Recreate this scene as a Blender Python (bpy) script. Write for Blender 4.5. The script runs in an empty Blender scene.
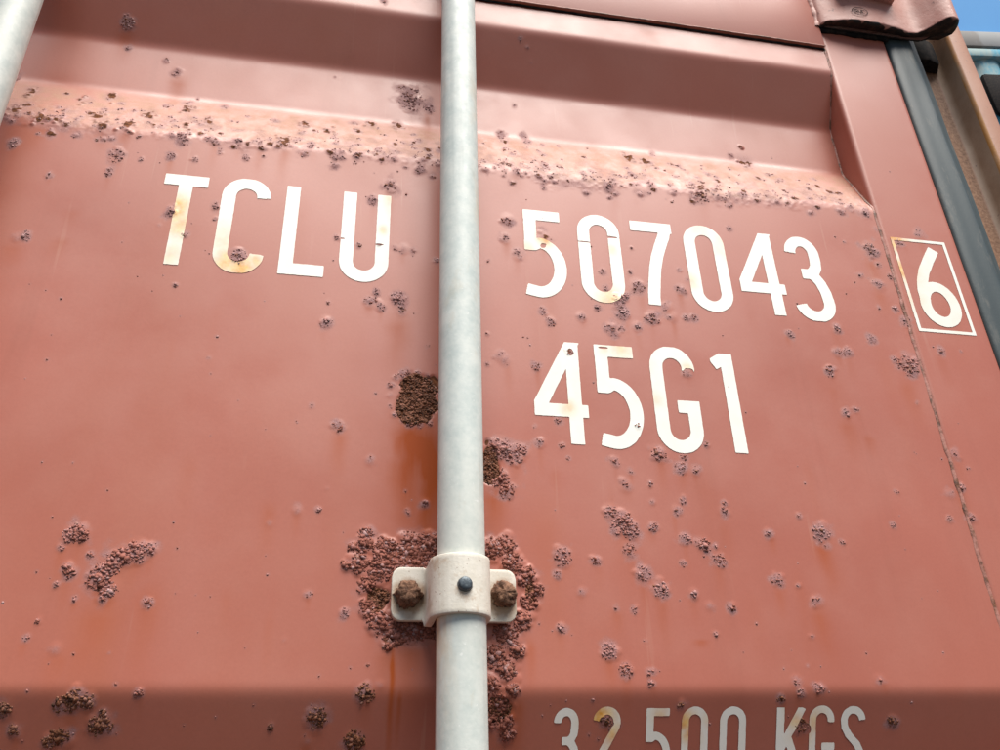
import bpy, bmesh, math, random
import numpy as np
from mathutils import Vector, Matrix
random.seed(7); rng = np.random.default_rng(11)
sc = bpy.context.scene
col = sc.collection
OZ = 2.10                                   # height of the main marking row's baseline above the ground (m)

# ------------------------------------------------------------------ camera
CAM = np.array([-0.08714, -0.63397, -0.44278])      # relative to door plane (y=0), rod axis (x=0), baseline (z=0)
FPX = 851.2                                          # focal length in photo pixels (photo is 1000 px wide)
RR = np.array([0.98254589, -0.1840701, -0.02686595])
UU = np.array([-0.0656492, -0.47825063, 0.87576624])
FF = np.array([0.17405104, 0.85871679, 0.48198725])
cd = bpy.data.cameras.new('camera'); cam = bpy.data.objects.new('camera', cd); col.objects.link(cam)
cd.sensor_width = 36; cd.lens = FPX/1000*36; cd.clip_start = 0.01; cd.clip_end = 500
M3 = Matrix(((RR[0], UU[0], -FF[0]), (RR[1], UU[1], -FF[1]), (RR[2], UU[2], -FF[2])))
cam.matrix_world = Matrix.Translation(Vector((CAM[0], CAM[1], CAM[2]+OZ))) @ M3.to_4x4()
sc.camera = cam

# ------------------------------------------------------------------ light
SUN_EL, SUN_AZ = math.radians(66), math.radians(18)   # azimuth measured from the door's outward normal, towards its left
w = bpy.data.worlds.new('World'); sc.world = w; w.use_nodes = True
wn = w.node_tree.nodes; wl = w.node_tree.links
sky = wn.new('ShaderNodeTexSky'); sky.sky_type = 'NISHITA'; sky.sun_disc = False
sky.sun_elevation = SUN_EL
sd = Vector((math.sin(SUN_AZ)*math.cos(SUN_EL), -math.cos(SUN_AZ)*math.cos(SUN_EL), math.sin(SUN_EL)))   # towards the sun
sky.sun_rotation = math.atan2(sd.x, sd.y)
sky.air_density = 1.0; sky.dust_density = 1.5; sky.ozone_density = 1.0
bg = wn['Background']; bg.inputs['Strength'].default_value = 0.05
wl.new(sky.outputs[0], bg.inputs[0])
ld = bpy.data.lights.new('sun', 'SUN'); ld.energy = 5.0; ld.angle = math.radians(50); ld.color = (1, 0.95, 0.88)
lo = bpy.data.objects.new('sun', ld); col.objects.link(lo); lo.location = (-2, -4, 8)
lo.rotation_euler = (-sd).to_track_quat('-Z', 'Y').to_euler()
vs = sc.view_settings; vs.view_transform = 'Standard'; vs.look = 'None'; vs.gamma = 1; vs.exposure = 0.76; vs.use_curve_mapping = False

# ------------------------------------------------------------------ materials
def mat(name):
    m = bpy.data.materials.new(name); m.use_nodes = True
    nt = m.node_tree; b = nt.nodes['Principled BSDF']
    return m, nt, b
class NT:
    """small helper for node graphs"""
    def __init__(s, nt): s.nt = nt; s.n = nt.nodes; s.l = nt.links; s._o = None
    def pos(s):
        if s._o is None: s._o = s.n.new('ShaderNodeNewGeometry').outputs['Position']
        return s._o
    def noise(s, scale, detail=4, rough=.55, stretch=None, off=0.0):
        t = s.n.new('ShaderNodeTexNoise'); t.inputs['Scale'].default_value = scale
        t.inputs['Detail'].default_value = detail; t.inputs['Roughness'].default_value = rough
        src = s.pos()
        if stretch or off:
            mp = s.n.new('ShaderNodeMapping'); mp.inputs['Scale'].default_value = stretch or (1, 1, 1)
            mp.inputs['Location'].default_value = (off, off*.7, off*1.3); s.l.new(src, mp.inputs[0]); src = mp.outputs[0]
        s.l.new(src, t.inputs['Vector']); return t.outputs['Fac']
    def vor(s, scale, feature='F1'):
        t = s.n.new('ShaderNodeTexVoronoi'); t.feature = feature; t.inputs['Scale'].default_value = scale
        s.l.new(s.pos(), t.inputs['Vector']); return t.outputs['Distance']
    def attr(s, name):
        a = s.n.new('ShaderNodeAttribute'); a.attribute_name = name; return a.outputs['Fac']
    def math(s, op, a, b=None, c=None, clamp=False):
        m = s.n.new('ShaderNodeMath'); m.operation = op; m.use_clamp = clamp
        for i, v in enumerate((a, b, c)):
            if v is None: continue
            if isinstance(v, (int, float)): m.inputs[i].default_value = v
            else: s.l.new(v, m.inputs[i])
        return m.outputs[0]
    def rng(s, v, a, b, c=0.0, d=1.0):
        m = s.n.new('ShaderNodeMapRange'); s.l.new(v, m.inputs[0])
        for i, k in enumerate((a, b, c, d)): m.inputs[i+1].default_value = k
        return m.outputs[0]
    def ramp(s, v, stops):
        r = s.n.new('ShaderNodeValToRGB'); e = r.color_ramp.elements
        while len(e) < len(stops): e.new(.5)
        for k, (p, c) in zip(e, stops): k.position = p; k.color = (*c, 1)
        s.l.new(v, r.inputs[0]); return r.outputs[0]
    def mix(s, f, a, b, mode='MIX'):
        m = s.n.new('ShaderNodeMix'); m.data_type = 'RGBA'; m.blend_type = mode
        if isinstance(f, (int, float)): m.inputs[0].default_value = f
        else: s.l.new(f, m.inputs[0])
        for i, v in ((6, a), (7, b)):
            if isinstance(v, tuple): m.inputs[i].default_value = (*v, 1)
            else: s.l.new(v, m.inputs[i])
        return m.outputs[2]
    def mixf(s, f, a, b):
        m = s.n.new('ShaderNodeMix'); s.l.new(f, m.inputs[0])
        for i, v in ((2, a), (3, b)):
            if isinstance(v, (int, float)): m.inputs[i].default_value = v
            else: s.l.new(v, m.inputs[i])
        return m.outputs[0]
    def bump(s, h, strength, dist, bsdf, prev=None):
        b = s.n.new('ShaderNodeBump'); b.inputs['Strength'].default_value = strength; b.inputs['Distance'].default_value = dist
        s.l.new(h, b.inputs['Height'])
        if prev is not None: s.l.new(prev, b.inputs['Normal'])
        s.l.new(b.outputs[0], bsdf.inputs['Normal']); return b.outputs[0]

PAINT = (0.395, 0.114, 0.073)
RUSTS = [(0.28, (0.034, 0.015, 0.009)), (0.46, (0.105, 0.039, 0.019)), (0.60, (0.18, 0.066, 0.028)), (0.8, (0.28, 0.125, 0.060))]
def paint_graph(nt, b, base=PAINT, attrs=True, rough=.40):
    g = NT(nt)
    big = g.noise(2.6, 3, .5); mid = g.noise(14, 5, .6, off=3.1); stre = g.noise(9, 4, .6, (1, 1, .12), 5.0); fine = g.noise(420, 3, .6)
    c = g.mix(g.rng(big, .3, .7), tuple(x*.92 for x in base), (base[0]*1.06, base[1]*1.12, base[2]*1.14))
    c = g.mix(g.rng(mid, .45, .8, 0, .35), c, (base[0]*1.02, base[1]*1.28, base[2]*1.42))
    c = g.mix(g.rng(stre, .5, .8, 0, .3), c, (base[0]*.92, base[1]*1.04, base[2]*.8))
    c = g.mix(g.rng(fine, .35, .7, 0, .16), c, tuple(x*.72 for x in base))
    scr = g.math('MULTIPLY', g.rng(g.noise(5, 2, .5, (30, 1, 1.2), 7.0), .66, .70), g.rng(g.noise(6, 3, .6, off=11.0), .52, .66))
    c = g.mix(g.math('MULTIPLY', scr, .45), c, (base[0]*1.12, base[1]*1.7, base[2]*1.9))
    dirt = g.math('MULTIPLY', g.rng(g.noise(32, 5, .65, (1, 1, .05), 13.0), .52, .78), g.rng(g.noise(3.5, 3, .6, off=17.0), .42, .66))
    c = g.mix(g.math('MULTIPLY', dirt, .35), c, (base[0]*.62, base[1]*.62, base[2]*.55))
    r = g.rng(mid, .3, .75, rough-.05, rough+.12)
    if attrs:
        bl, ru, st, du = (g.attr(k) for k in ('blister', 'rust', 'stain', 'dust'))
        tiny = g.noise(700, 4, .7); grit = g.noise(260, 5, .7)
        du2 = g.math('MULTIPLY', du, g.rng(g.noise(60, 6, .7), .28, .55))
        c = g.mix(g.math('MULTIPLY', du2, .85), c, g.mix(g.rng(grit, .3, .7), (0.345, 0.160, 0.092), (0.39, 0.215, 0.135)))
        stv = g.math('MULTIPLY', st, g.rng(g.noise(26, 5, .65, (1, 1, .10)), .25, .65, .7, 1.5), clamp=True)
        c = g.mix(stv, c, g.mix(g.rng(stre, .3, .7), (0.29, 0.052, 0.010), (0.38, 0.080, 0.016)))
        blc = g.mix(g.rng(tiny, .35, .65), (0.22, 0.105, 0.10), (0.36, 0.225, 0.235))
        c = g.mix(g.math('MULTIPLY', bl, .8, clamp=True), c, blc)
        # rust shows in the broken crevices of the blisters
        cr = g.math('MULTIPLY', g.rng(bl, .35, .8), g.rng(g.noise(330, 4, .65, off=2.0), .58, .68), clamp=True)
        rust_m = g.math('MAXIMUM', ru, g.math('MULTIPLY', cr, .75))
        rust_m = g.rng(g.math('ADD', rust_m, g.math('MULTIPLY', g.math('SUBTRACT', grit, .5), .7)), .36, .62)
        rc = g.ramp(g.noise(300, 6, .7), RUSTS)
        c = g.mix(rust_m, c, rc)
        r = g.mixf(g.math('MAXIMUM', g.math('MULTIPLY', bl, .85), g.math('MAXIMUM', du2, g.math('MULTIPLY', stv, .5)), clamp=True), r, .72)
        r = g.mixf(rust_m, r, .92)
        sp = g.rng(g.math('MAXIMUM', g.math('MAXIMUM', rust_m, stv), g.math('MULTIPLY', bl, .7), clamp=True), 0, 1, .5, .10)
        nt.links.new(sp, b.inputs['Specular IOR Level'])
        n1 = g.bump(g.noise(900, 4, .7), .55, .0006, b)
        for l in list(b.inputs['Normal'].links): nt.links.remove(l)
        # the strong grit only where the paint is gone: mix the two normals
        mx = g.n.new('ShaderNodeMix'); mx.data_type = 'VECTOR'
        n0 = g.n.new('ShaderNodeBump'); n0.inputs['Strength'].default_value = .05; n0.inputs['Distance'].default_value = .0006
        g.l.new(g.noise(240, 3, .5), n0.inputs['Height'])
        g.l.new(g.math('MAXIMUM', g.math('MAXIMUM', bl, rust_m), du2, clamp=True), mx.inputs[0])
        g.l.new(n0.outputs[0], mx.inputs[4]); g.l.new(n1, mx.inputs[5]); g.l.new(mx.outputs[1], b.inputs['Normal'])
    else:
        g.bump(g.noise(240, 3, .5), .06, .0006, b)
    nt.links.new(c, b.inputs['Base Color']); nt.links.new(r, b.inputs['Roughness'])
    b.inputs['IOR'].default_value = 1.62
    return g
m_paint, nt, b = mat('oxide_red_paint'); paint_graph(nt, b)
m_plain, nt, b = mat('oxide_red_paint_clean'); paint_graph(nt, b, attrs=False)

m_flake, nt, b = mat('lifted_paint_flakes'); g = NT(nt)
tn = g.math('ADD', g.attr('tone'), g.math('MULTIPLY', g.math('SUBTRACT', g.noise(500, 4, .7), .5), .5))
nt.links.new(g.ramp(tn, [(.0, (0.17, 0.056, 0.036)), (.2, (0.265, 0.092, 0.066)), (.36, (0.315, 0.150, 0.135)), (.50, (0.36, 0.225, 0.22)), (.64, (0.25, 0.115, 0.085)), (.80, (0.170, 0.062, 0.028)), (.96, (0.055, 0.023, 0.013))]), b.inputs['Base Color'])
b.inputs['Roughness'].default_value = .75; b.inputs['Specular IOR Level'].default_value = .25

m_weld, nt, b = mat('painted_weld'); g = NT(nt)
c = g.mix(g.rng(g.noise(70, 5, .7), .46, .58), (0.36, 0.15, 0.115), g.ramp(g.noise(260, 5, .7, off=3), RUSTS))
nt.links.new(c, b.inputs['Base Color']); b.inputs['Roughness'].default_value = .6; g.bump(g.noise(500, 4), .4, .0008, b)

m_white, nt, b = mat('white_marking_paint'); g = NT(nt)
st = g.attr('stain'); ru = g.attr('rust')
c = g.mix(g.rng(g.noise(45, 5, .6), .4, .8, 0, .35), (0.83, 0.82, 0.76), (0.74, 0.70, 0.58))
sv = g.math('MULTIPLY', st, g.rng(g.noise(90, 4, .6), .25, .7, .55, 1.1), clamp=True)
c = g.mix(sv, c, g.mix(g.rng(g.noise(120, 4, .6), .35, .65), (0.82, 0.50, 0.11), (0.66, 0.27, 0.03)))
c = g.mix(g.rng(g.math('ADD', ru, g.math('MULTIPLY', g.math('SUBTRACT', g.noise(300, 5, .7), .5), .6)), .45, .6), c, g.ramp(g.noise(300, 6, .7), RUSTS))
nt.links.new(c, b.inputs['Base Color']); b.inputs['Roughness'].default_value = .42

m_rod, nt, b = mat('weathered_galvanised_steel'); g = NT(nt)
c = g.mix(g.rng(g.noise(55, 5, .65), .35, .68), (0.46, 0.52, 0.50), (0.62, 0.65, 0.61))
c = g.mix(g.rng(g.vor(210), .0, .55, .5, 0), c, (0.62, 0.65, 0.62))
c = g.mix(g.rng(g.noise(7, 4, .5, (1, 1, .35), 1.0), .5, .75, 0, .6), c, (0.60, 0.56, 0.47))
c = g.mix(g.rng(g.noise(16, 6, .7, (1, 1, .5), 9.0), .56, .74, 0, .6), c, (0.50, 0.40, 0.27))
c = g.mix(g.rng(g.noise(300, 3, .6), .66, .72, 0, .6), c, (0.74, 0.75, 0.72))
c = g.mix(g.rng(g.noise(60, 4, .6, (1, 1, .04), 2.0), .60, .72, 0, .35), c, (0.34, 0.36, 0.35))
sx = nt.nodes.new('ShaderNodeSeparateXYZ'); nt.links.new(g.pos(), sx.inputs[0])
under = g.math('MULTIPLY', g.rng(sx.outputs['Z'], OZ-.40, OZ-.306, 0, 1), g.math('LESS_THAN', sx.outputs['Z'], OZ-.300))
under = g.math('MULTIPLY', under, g.math('MULTIPLY', g.rng(sx.outputs['X'], -.002, -.014, 0, 1), g.rng(g.noise(38, 5, .7, (1, 1, .3), 6.0), .38, .66)))
c = g.mix(g.math('MULTIPLY', under, .9, clamp=True), c, (0.52, 0.28, 0.08))
nt.links.new(c, b.inputs['Base Color']); nt.links.new(g.rng(g.noise(80, 4), .3, .7, .42, .62), b.inputs['Roughness'])
b.inputs['Metallic'].default_value = .0; g.bump(g.noise(350, 4, .6), .18, .0006, b)

m_brk, nt, b = mat('cream_bracket_paint'); g = NT(nt)
c = g.mix(g.rng(g.noise(60, 5, .65), .35, .7), (0.70, 0.66, 0.58), (0.58, 0.53, 0.44))
c = g.mix(g.rng(g.noise(35, 6, .7, off=4.0), .56, .70, 0, .85), c, (0.40, 0.24, 0.12))
c = g.mix(g.rng(g.noise(420, 3, .6), .66, .72, 0, .8), c, (0.22, 0.12, 0.07))
tc = nt.nodes.new('ShaderNodeTexCoord')
for bx in (-.0345, .0365):
    vd = nt.nodes.new('ShaderNodeVectorMath'); vd.operation = 'DISTANCE'; vd.inputs[1].default_value = (bx, -.011, -.003); nt.links.new(tc.outputs['Object'], vd.inputs[0])
    dd = g.math('ADD', vd.outputs['Value'], g.math('MULTIPLY', g.math('SUBTRACT', g.noise(110, 5, .7), .5), .012))
    c = g.mix(g.rng(dd, .0105, .0165, .8, 0), c, (0.30, 0.17, 0.085))
nt.links.new(c, b.inputs['Base Color']); b.inputs['Roughness'].default_value = .55; g.bump(g.noise(400, 4, .6), .3, .0006, b)

m_rust, nt, b = mat('flaking_rust'); g = NT(nt)
nt.links.new(g.ramp(g.noise(260, 6, .7), [(.3, (0.045, 0.022, 0.014)), (.48, (0.13, 0.062, 0.035)), (.65, (0.26, 0.14, 0.085)), (.8, (0.36, 0.22, 0.15))]), b.inputs['Base Color'])
b.inputs['Roughness'].default_value = .95; g.bump(g.noise(600, 5, .7), .8, .0012, b)

m_rivet, nt, b = mat('blue_grey_steel'); g = NT(nt)
nt.links.new(g.mix(g.rng(g.noise(500, 4), .35, .7), (0.05, 0.065, 0.08), (0.12, 0.145, 0.16)), b.inputs['Base Color'])
b.inputs['Roughness'].default_value = .5; b.inputs['Metallic'].default_value = .4

m_gas, nt, b = mat('grey_rubber'); g = NT(nt)
c = g.mix(g.rng(g.noise(12, 5, .6, (1, 1, .2)), .35, .7), (0.028, 0.042, 0.046), (0.050, 0.070, 0.074))
c = g.mix(g.rng(g.noise(60, 6, .75, (1, 1, .3), 3.0), .54, .70, 0, .6), c, (0.16, 0.15, 0.13))
nt.links.new(c, b.inputs['Base Color']); b.inputs['Roughness'].default_value = .5; g.bump(g.noise(300, 3), .1, .0006, b)

m_post, nt, b = mat('weathered_post_paint'); g = NT(nt)
pa = g.mix(g.rng(g.noise(11, 5, .6), .35, .7), (0.35, 0.16, 0.095), (0.42, 0.22, 0.15))
a1 = g.attr('inner'); a2 = g.attr('rebate'); a3 = g.attr('edge')
c = g.mix(a1, pa, g.mix(g.rng(g.noise(30, 5, .6), .35, .7), (0.36, 0.24, 0.165), (0.46, 0.33, 0.24)))
c = g.mix(a2, c, g.mix(g.rng(g.noise(210, 6, .75), .35, .66), (0.17, 0.08, 0.045), (0.40, 0.23, 0.14)))
c = g.mix(g.math('MULTIPLY', a3, g.rng(g.noise(24, 5, .7, (1, 1, .5)), .36, .55), clamp=True), c, (0.45, 0.20, 0.05))
c = g.mix(g.rng(g.noise(120, 5, .75), .63, .72, 0, .8), c, (0.10, 0.06, 0.06))
nt.links.new(c, b.inputs['Base Color']); b.inputs['Roughness'].default_value = .55; g.bump(g.noise(300, 5, .7), .3, .0008, b)

m_hinge, nt, b = mat('hinge_paint'); g = NT(nt); b.inputs['Specular IOR Level'].default_value = .3
c = g.mix(g.rng(g.noise(20, 5, .6), .4, .7), (0.44, 0.205, 0.165), (0.50, 0.29, 0.25))
c = g.mix(g.rng(g.noise(90, 6, .75), .60, .70), c, (0.055, 0.03, 0.025))
c = g.mix(g.rng(g.attr('grime'), .4, .6), c, g.mix(g.rng(g.noise(150, 5, .7), .45, .7), (0.012, 0.009, 0.009), (0.07, 0.035, 0.025)))
nt.links.new(c, b.inputs['Base Color']); b.inputs['Roughness'].default_value = .45; g.bump(g.noise(150, 5, .7), .4, .0012, b)

m_black, nt, b = mat('grimy_steel_and_shade'); g = NT(nt)  # near-black steel, also used for shade under hinge and rail lip
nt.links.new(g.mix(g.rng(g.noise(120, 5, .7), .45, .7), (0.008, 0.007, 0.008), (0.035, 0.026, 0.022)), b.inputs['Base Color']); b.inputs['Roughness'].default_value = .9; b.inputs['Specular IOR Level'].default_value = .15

def paint_simple(name, c1, c2, patch=None, rough=.8):
    m, nt, b = mat(name); g = NT(nt)
    c = g.mix(g.rng(g.noise(1.2, 5, .6), .35, .7), c1, c2)
    if patch: c = g.mix(g.rng(g.noise(5, 6, .7, (1, 1, .4)), .56, .66), c, patch)
    nt.links.new(c, b.inputs['Base Color']); b.inputs['Roughness'].default_value = rough; return m
m_blue = paint_simple('sky_blue_paint', (0.045, 0.23, 0.54), (0.06, 0.27, 0.58))
m_teal = paint_simple('faded_teal_paint', (0.07, 0.30, 0.42), (0.11, 0.37, 0.48), (0.30, 0.40, 0.40))
m_green = paint_simple('dull_green_paint', (0.06, 0.16, 0.10), (0.08, 0.20, 0.13))
m_grey = paint_simple('bare_grey_steel', (0.24, 0.25, 0.26), (0.30, 0.31, 0.31), (0.20, 0.19, 0.18))
m_ground, nt, b = mat('yard_asphalt'); g = NT(nt)
nt.links.new(g.mix(g.rng(g.noise(.6, 6, .6), .35, .7), (0.028, 0.027, 0.027), (0.048, 0.046, 0.044)), b.inputs['Base Color'])
b.inputs['Roughness'].default_value = .9; g.bump(g.noise(120, 4, .7), .5, .004, b)

# ------------------------------------------------------------------ object helpers
def link(o, parent=None):
    col.objects.link(o)
    if parent is not None: o.parent = parent
    return o
def mesh_obj(name, verts, faces, m, parent=None, smooth=True):
    me = bpy.data.meshes.new(name); me.from_pydata([tuple(v) for v in verts], [], faces); me.update()
    if smooth: me.polygons.foreach_set('use_smooth', [True]*len(me.polygons))
    me.materials.append(m); return link(bpy.data.objects.new(name, me), parent)
def grid_obj(name, P, m, parent=None, attrs=None, flip=False):
    """P: (rows, cols, 3) array of points -> one quad sheet, fast"""
    R, C, _ = P.shape
    me = bpy.data.meshes.new(name); n = R*C; q = (R-1)*(C-1)
    me.vertices.add(n); me.vertices.foreach_set('co', P.reshape(-1).astype(np.float32))
    idx = np.arange(n).reshape(R, C)
    f = np.stack([idx[:-1, :-1], idx[:-1, 1:], idx[1:, 1:], idx[1:, :-1]], -1).reshape(-1, 4)
    if flip: f = f[:, ::-1]
    me.loops.add(q*4); me.loops.foreach_set('vertex_index', f.reshape(-1).astype(np.int32))
    me.polygons.add(q); me.polygons.foreach_set('loop_start', (np.arange(q)*4).astype(np.int32))
    me.polygons.foreach_set('use_smooth', np.ones(q, bool))
    me.update(calc_edges=True)
    for k, v in (attrs or {}).items():
        a = me.attributes.new(k, 'FLOAT', 'POINT'); a.data.foreach_set('value', np.clip(v, 0, 1).reshape(-1).astype(np.float32))
    me.materials.append(m); me.validate()
    return link(bpy.data.objects.new(name, me), parent)
def extrude_z(name, poly, z0, z1, m, parent=None, bevel=0, smooth=False, cuts=1):
    """closed (x, y) outline extruded from z0 to z1"""
    bm = bmesh.new(); lv = []
    for k in range(cuts+1):
        z = z0+(z1-z0)*k/cuts; lv.append([bm.verts.new((x, y, z)) for x, y in poly])
    n = len(poly)
    for k in range(cuts):
        for i in range(n): bm.faces.new((lv[k][i], lv[k][(i+1) % n], lv[k+1][(i+1) % n], lv[k+1][i]))
    bm.faces.new(lv[0][::-1]); bm.faces.new(lv[-1])
    bmesh.ops.recalc_face_normals(bm, faces=bm.faces)
    if bevel:
        bmesh.ops.bevel(bm, geom=[e for e in bm.edges if e.calc_face_angle(0) > .9], offset=bevel, segments=2, affect='EDGES', profile=.5)
    me = bpy.data.meshes.new(name); bm.to_mesh(me); bm.free(); me.materials.append(m)
    if smooth: me.shade_smooth(); me.set_sharp_from_angle(angle=math.radians(40))
    return link(bpy.data.objects.new(name, me), parent)
def box(name, x0, x1, y0, y1, z0, z1, m, parent=None, bevel=0):
    return extrude_z(name, [(x0, y0), (x1, y0), (x1, y1), (x0, y1)], z0, z1, m, parent, bevel, smooth=bevel > 0)
def copy_tree(o, parent, dx=0, dz=0):
    c = o.copy(); col.objects.link(c); c.parent = parent; c.location = (o.location.x+dx, o.location.y, o.location.z+dz)
    for ch in o.children:
        d = ch.copy(); col.objects.link(d); d.parent = c
    return c

# ------------------------------------------------------------------ door profile (depth as a function of height), shared by all
GROOVES = [(.361, .295, .226, .150), (-.347, -.413, -.482, -.558), (-1.055, -1.121, -1.190, -1.266)]
DEEP = .031
_zs = np.arange(-2.0, .8, .0005)
_yp = np.zeros_like(_zs)
for a, b_, c_, d_ in GROOVES:
    _yp += np.interp(-_zs, [-a, -b_, -c_, -d_], [0, DEEP, DEEP, 0])
_k = np.hanning(39); _k /= _k.sum(); _yp = np.convolve(_yp, _k, 'same')
prof = lambda z: np.interp(z, _zs, _yp)
_dy = np.gradient(_yp, _zs)
def pnorm(z):                                   # outward normal (y, z) of the pressed sheet
    d = np.interp(z, _zs, _dy); n = np.sqrt(1+d*d); return -1/n, d/n
def unproj(px, py, Y=0.0):
    d = RR*(px-500)/FPX - UU*(py-375)/FPX + FF
    t = (Y-CAM[1])/d[1]; return CAM+t*d
def hit(px, py):                                # photo pixel -> (x, z) on the pressed sheet
    Y = np.linspace(-.002, .034, 73)
    P = np.array([unproj(px, py, y) for y in Y])
    xs_, zs_ = P[:, 0], P[:, 2]
    if xs_[0] > .455: return xs_[4], zs_[4]
    f = Y-prof(zs_); i = np.argmax(f >= 0)
    if i == 0: return xs_[0], zs_[0]
    t = -f[i-1]/(f[i]-f[i-1]); return xs_[i-1]+t*(xs_[i]-xs_[i-1]), zs_[i-1]+t*(zs_[i]-zs_[i-1])

# ------------------------------------------------------------------ wear fields over the door (1 mm raster)
X0, X1, Z0, Z1, ST = -.62, .57, -.50, .56, .001
gx = np.arange(X0, X1, ST); gz = np.arange(Z0, Z1, ST)
GX, GZ = np.meshgrid(gx, gz)
H = np.zeros_like(GX); B = np.zeros_like(GX); R = np.zeros_like(GX); S = np.zeros_like(GX); D = np.zeros_like(GX)
def vnoise(x, z, s, seed):
    r = np.random.default_rng(seed).random((256, 256))
    u, v = x/s+1000, z/s+1000
    i, j = np.floor(u).astype(int), np.floor(v).astype(int); a, c = u-i, v-j
    a = a*a*(3-2*a); c = c*c*(3-2*c); i &= 255; j &= 255; i1, j1 = (i+1) & 255, (j+1) & 255
    return (r[j, i]*(1-a)+r[j, i1]*a)*(1-c)+(r[j1, i]*(1-a)+r[j1, i1]*a)*c
def fbm(x, z, s, seed, n=4):
    o = 0; a = 1; t = 0
    for k in range(n): o = o+a*vnoise(x, z, s/2**k, seed+k); t += a; a *= .55
    return o/t
N1 = fbm(GX, GZ, .010, 21); N2 = fbm(GX, GZ, .0035, 31, 3); N3 = fbm(GX, GZ, .05, 41)
def win(x, z, rx, rz):
    i0, i1 = max(0, int((x-rx-X0)/ST)), min(len(gx), int((x+rx-X0)/ST)+2)
    j0, j1 = max(0, int((z-rz-Z0)/ST)), min(len(gz), int((z+rz-Z0)/ST)+2)
    return (slice(j0, j1), slice(i0, i1)) if i1 > i0+1 and j1 > j0+1 else None
def dome(x, z, r, h, rz=None):
    rz = rz or r; w_ = win(x, z, r, rz)
    if w_ is None: return
    d2 = ((GX[w_]-x)/r)**2+((GZ[w_]-z)/rz)**2
    H[w_] = np.maximum(H[w_], h*np.sqrt(np.clip(1-d2, 0, 1)))
def scale_at(px, py):
    x, z = hit(px, py); xa, _ = hit(px+2, py); _, zb = hit(px, py+2)
    sx = abs(xa-x)/2; sz = abs(zb-z)/2
    return x, z, sx, min(max(sz, .7*sx), 2.2*sx)
def sample(F, x, z):
    u = np.clip((np.asarray(x)-X0)/ST, 0, len(gx)-1.001); v = np.clip((np.asarray(z)-Z0)/ST, 0, len(gz)-1.001)
    i, j = u.astype(int), v.astype(int); a, c = u-i, v-j
    return (F[j, i]*(1-a)+F[j, i+1]*a)*(1-c)+(F[j+1, i]*(1-a)+F[j+1, i+1]*a)*c
FLK = []                                     # crumbs of lifted paint: x, z, size, tone (0 paint .. 1 dark rust)
def crumbs(x, z, rx, rz, n, size, dark, base, solid=False):
    for _ in range(n):
        a = rng.random()*6.283; q = rng.random()**.6
        bx, bz = x+rx*q*math.cos(a)*.95, z+rz*q*math.sin(a)*.95
        i, j = int((bx-X0)/ST), int((bz-Z0)/ST)
        if not (0 < i < len(gx)-1 and 0 < j < len(gz)-1) or (N1[j, i] < .36+.22*q and not (solid and q < .8)): continue
        sz_ = size*(.35+1.25*rng.random()**2.2)*(1.2-.65*q)
        t_ = base+rng.normal()*.055+(.45*rng.random() if rng.random() < dark*(1.15-q) else 0)
        FLK.append((bx, bz, min(sz_, .0024), float(np.clip(t_, .02, 1))))
def blister(px, py, r, rust=0.0, tall=1.0, dens=1.0, fx=1.0, big=1.0):
    x, z, sx, sz = scale_at(px, py); rx, rz = r*sx*fx, r*sz
    n = int(np.clip(dens*(2.5+.42*r**1.75), 3, 190))
    mean = np.clip(.0009+.00016*r, .0011, .0031)
    base = float(np.clip((.40 if py < 340 else .27 if py < 694 else .76)+rng.normal()*.05, .2, .86))    # greyer crumbs higher up, dark brown ones below the lower fold
    if big == 1: crumbs(x, z, rx, rz, int((6+.95*r**1.85)*dens), np.clip(.0007+.00005*r, .0007, .0014), .10+rust*.55, base, r >= 9)
    else: crumbs(x, z, rx, rz, int(1.5*r**1.85), .0017, .20+rust*.5, .15, True)
    for _ in range(n):
        a = rng.random()*6.283; q = math.sqrt(rng.random())*(.55+.45*rng.random())
        br = mean*(.55+.95*rng.random()**1.5)
        bx, bz = x+rx*q*math.cos(a), z+rz*q*math.sin(a)
        i, j = int(np.clip((bx-X0)/ST, 0, len(gx)-1)), int(np.clip((bz-Z0)/ST, 0, len(gz)-1))
        if N1[j, i] < .5 and big == 1: continue
        hh = br*(.16+.22*rng.random())*tall*(1.05-.35*q)*(.45 if big > 1 else .35)
        dome(bx, bz, br*(.8+.5*rng.random()), hh, br*(.8+.5*rng.random()))
    w_ = win(x, z, rx*1.7, rz*1.7)
    if w_ is None: return
    d = np.sqrt(((GX[w_]-x)/rx)**2+((GZ[w_]-z)/rz)**2)
    B[w_] = np.maximum(B[w_], np.clip(1.25-d*1.1+(N1[w_]-.5)*2.6, 0, 1)*(1 if r > 4 else .8)*(1 if big == 1 else .6))
    H[w_] += .0003*np.clip(1.1-d, 0, 1)*(1 if r > 5 else .3)
    if rust:
        R[w_] = np.maximum(R[w_], rust*np.clip(1.35-d*1.7+(N2[w_]-.5)*2.2, 0, 1))
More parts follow.
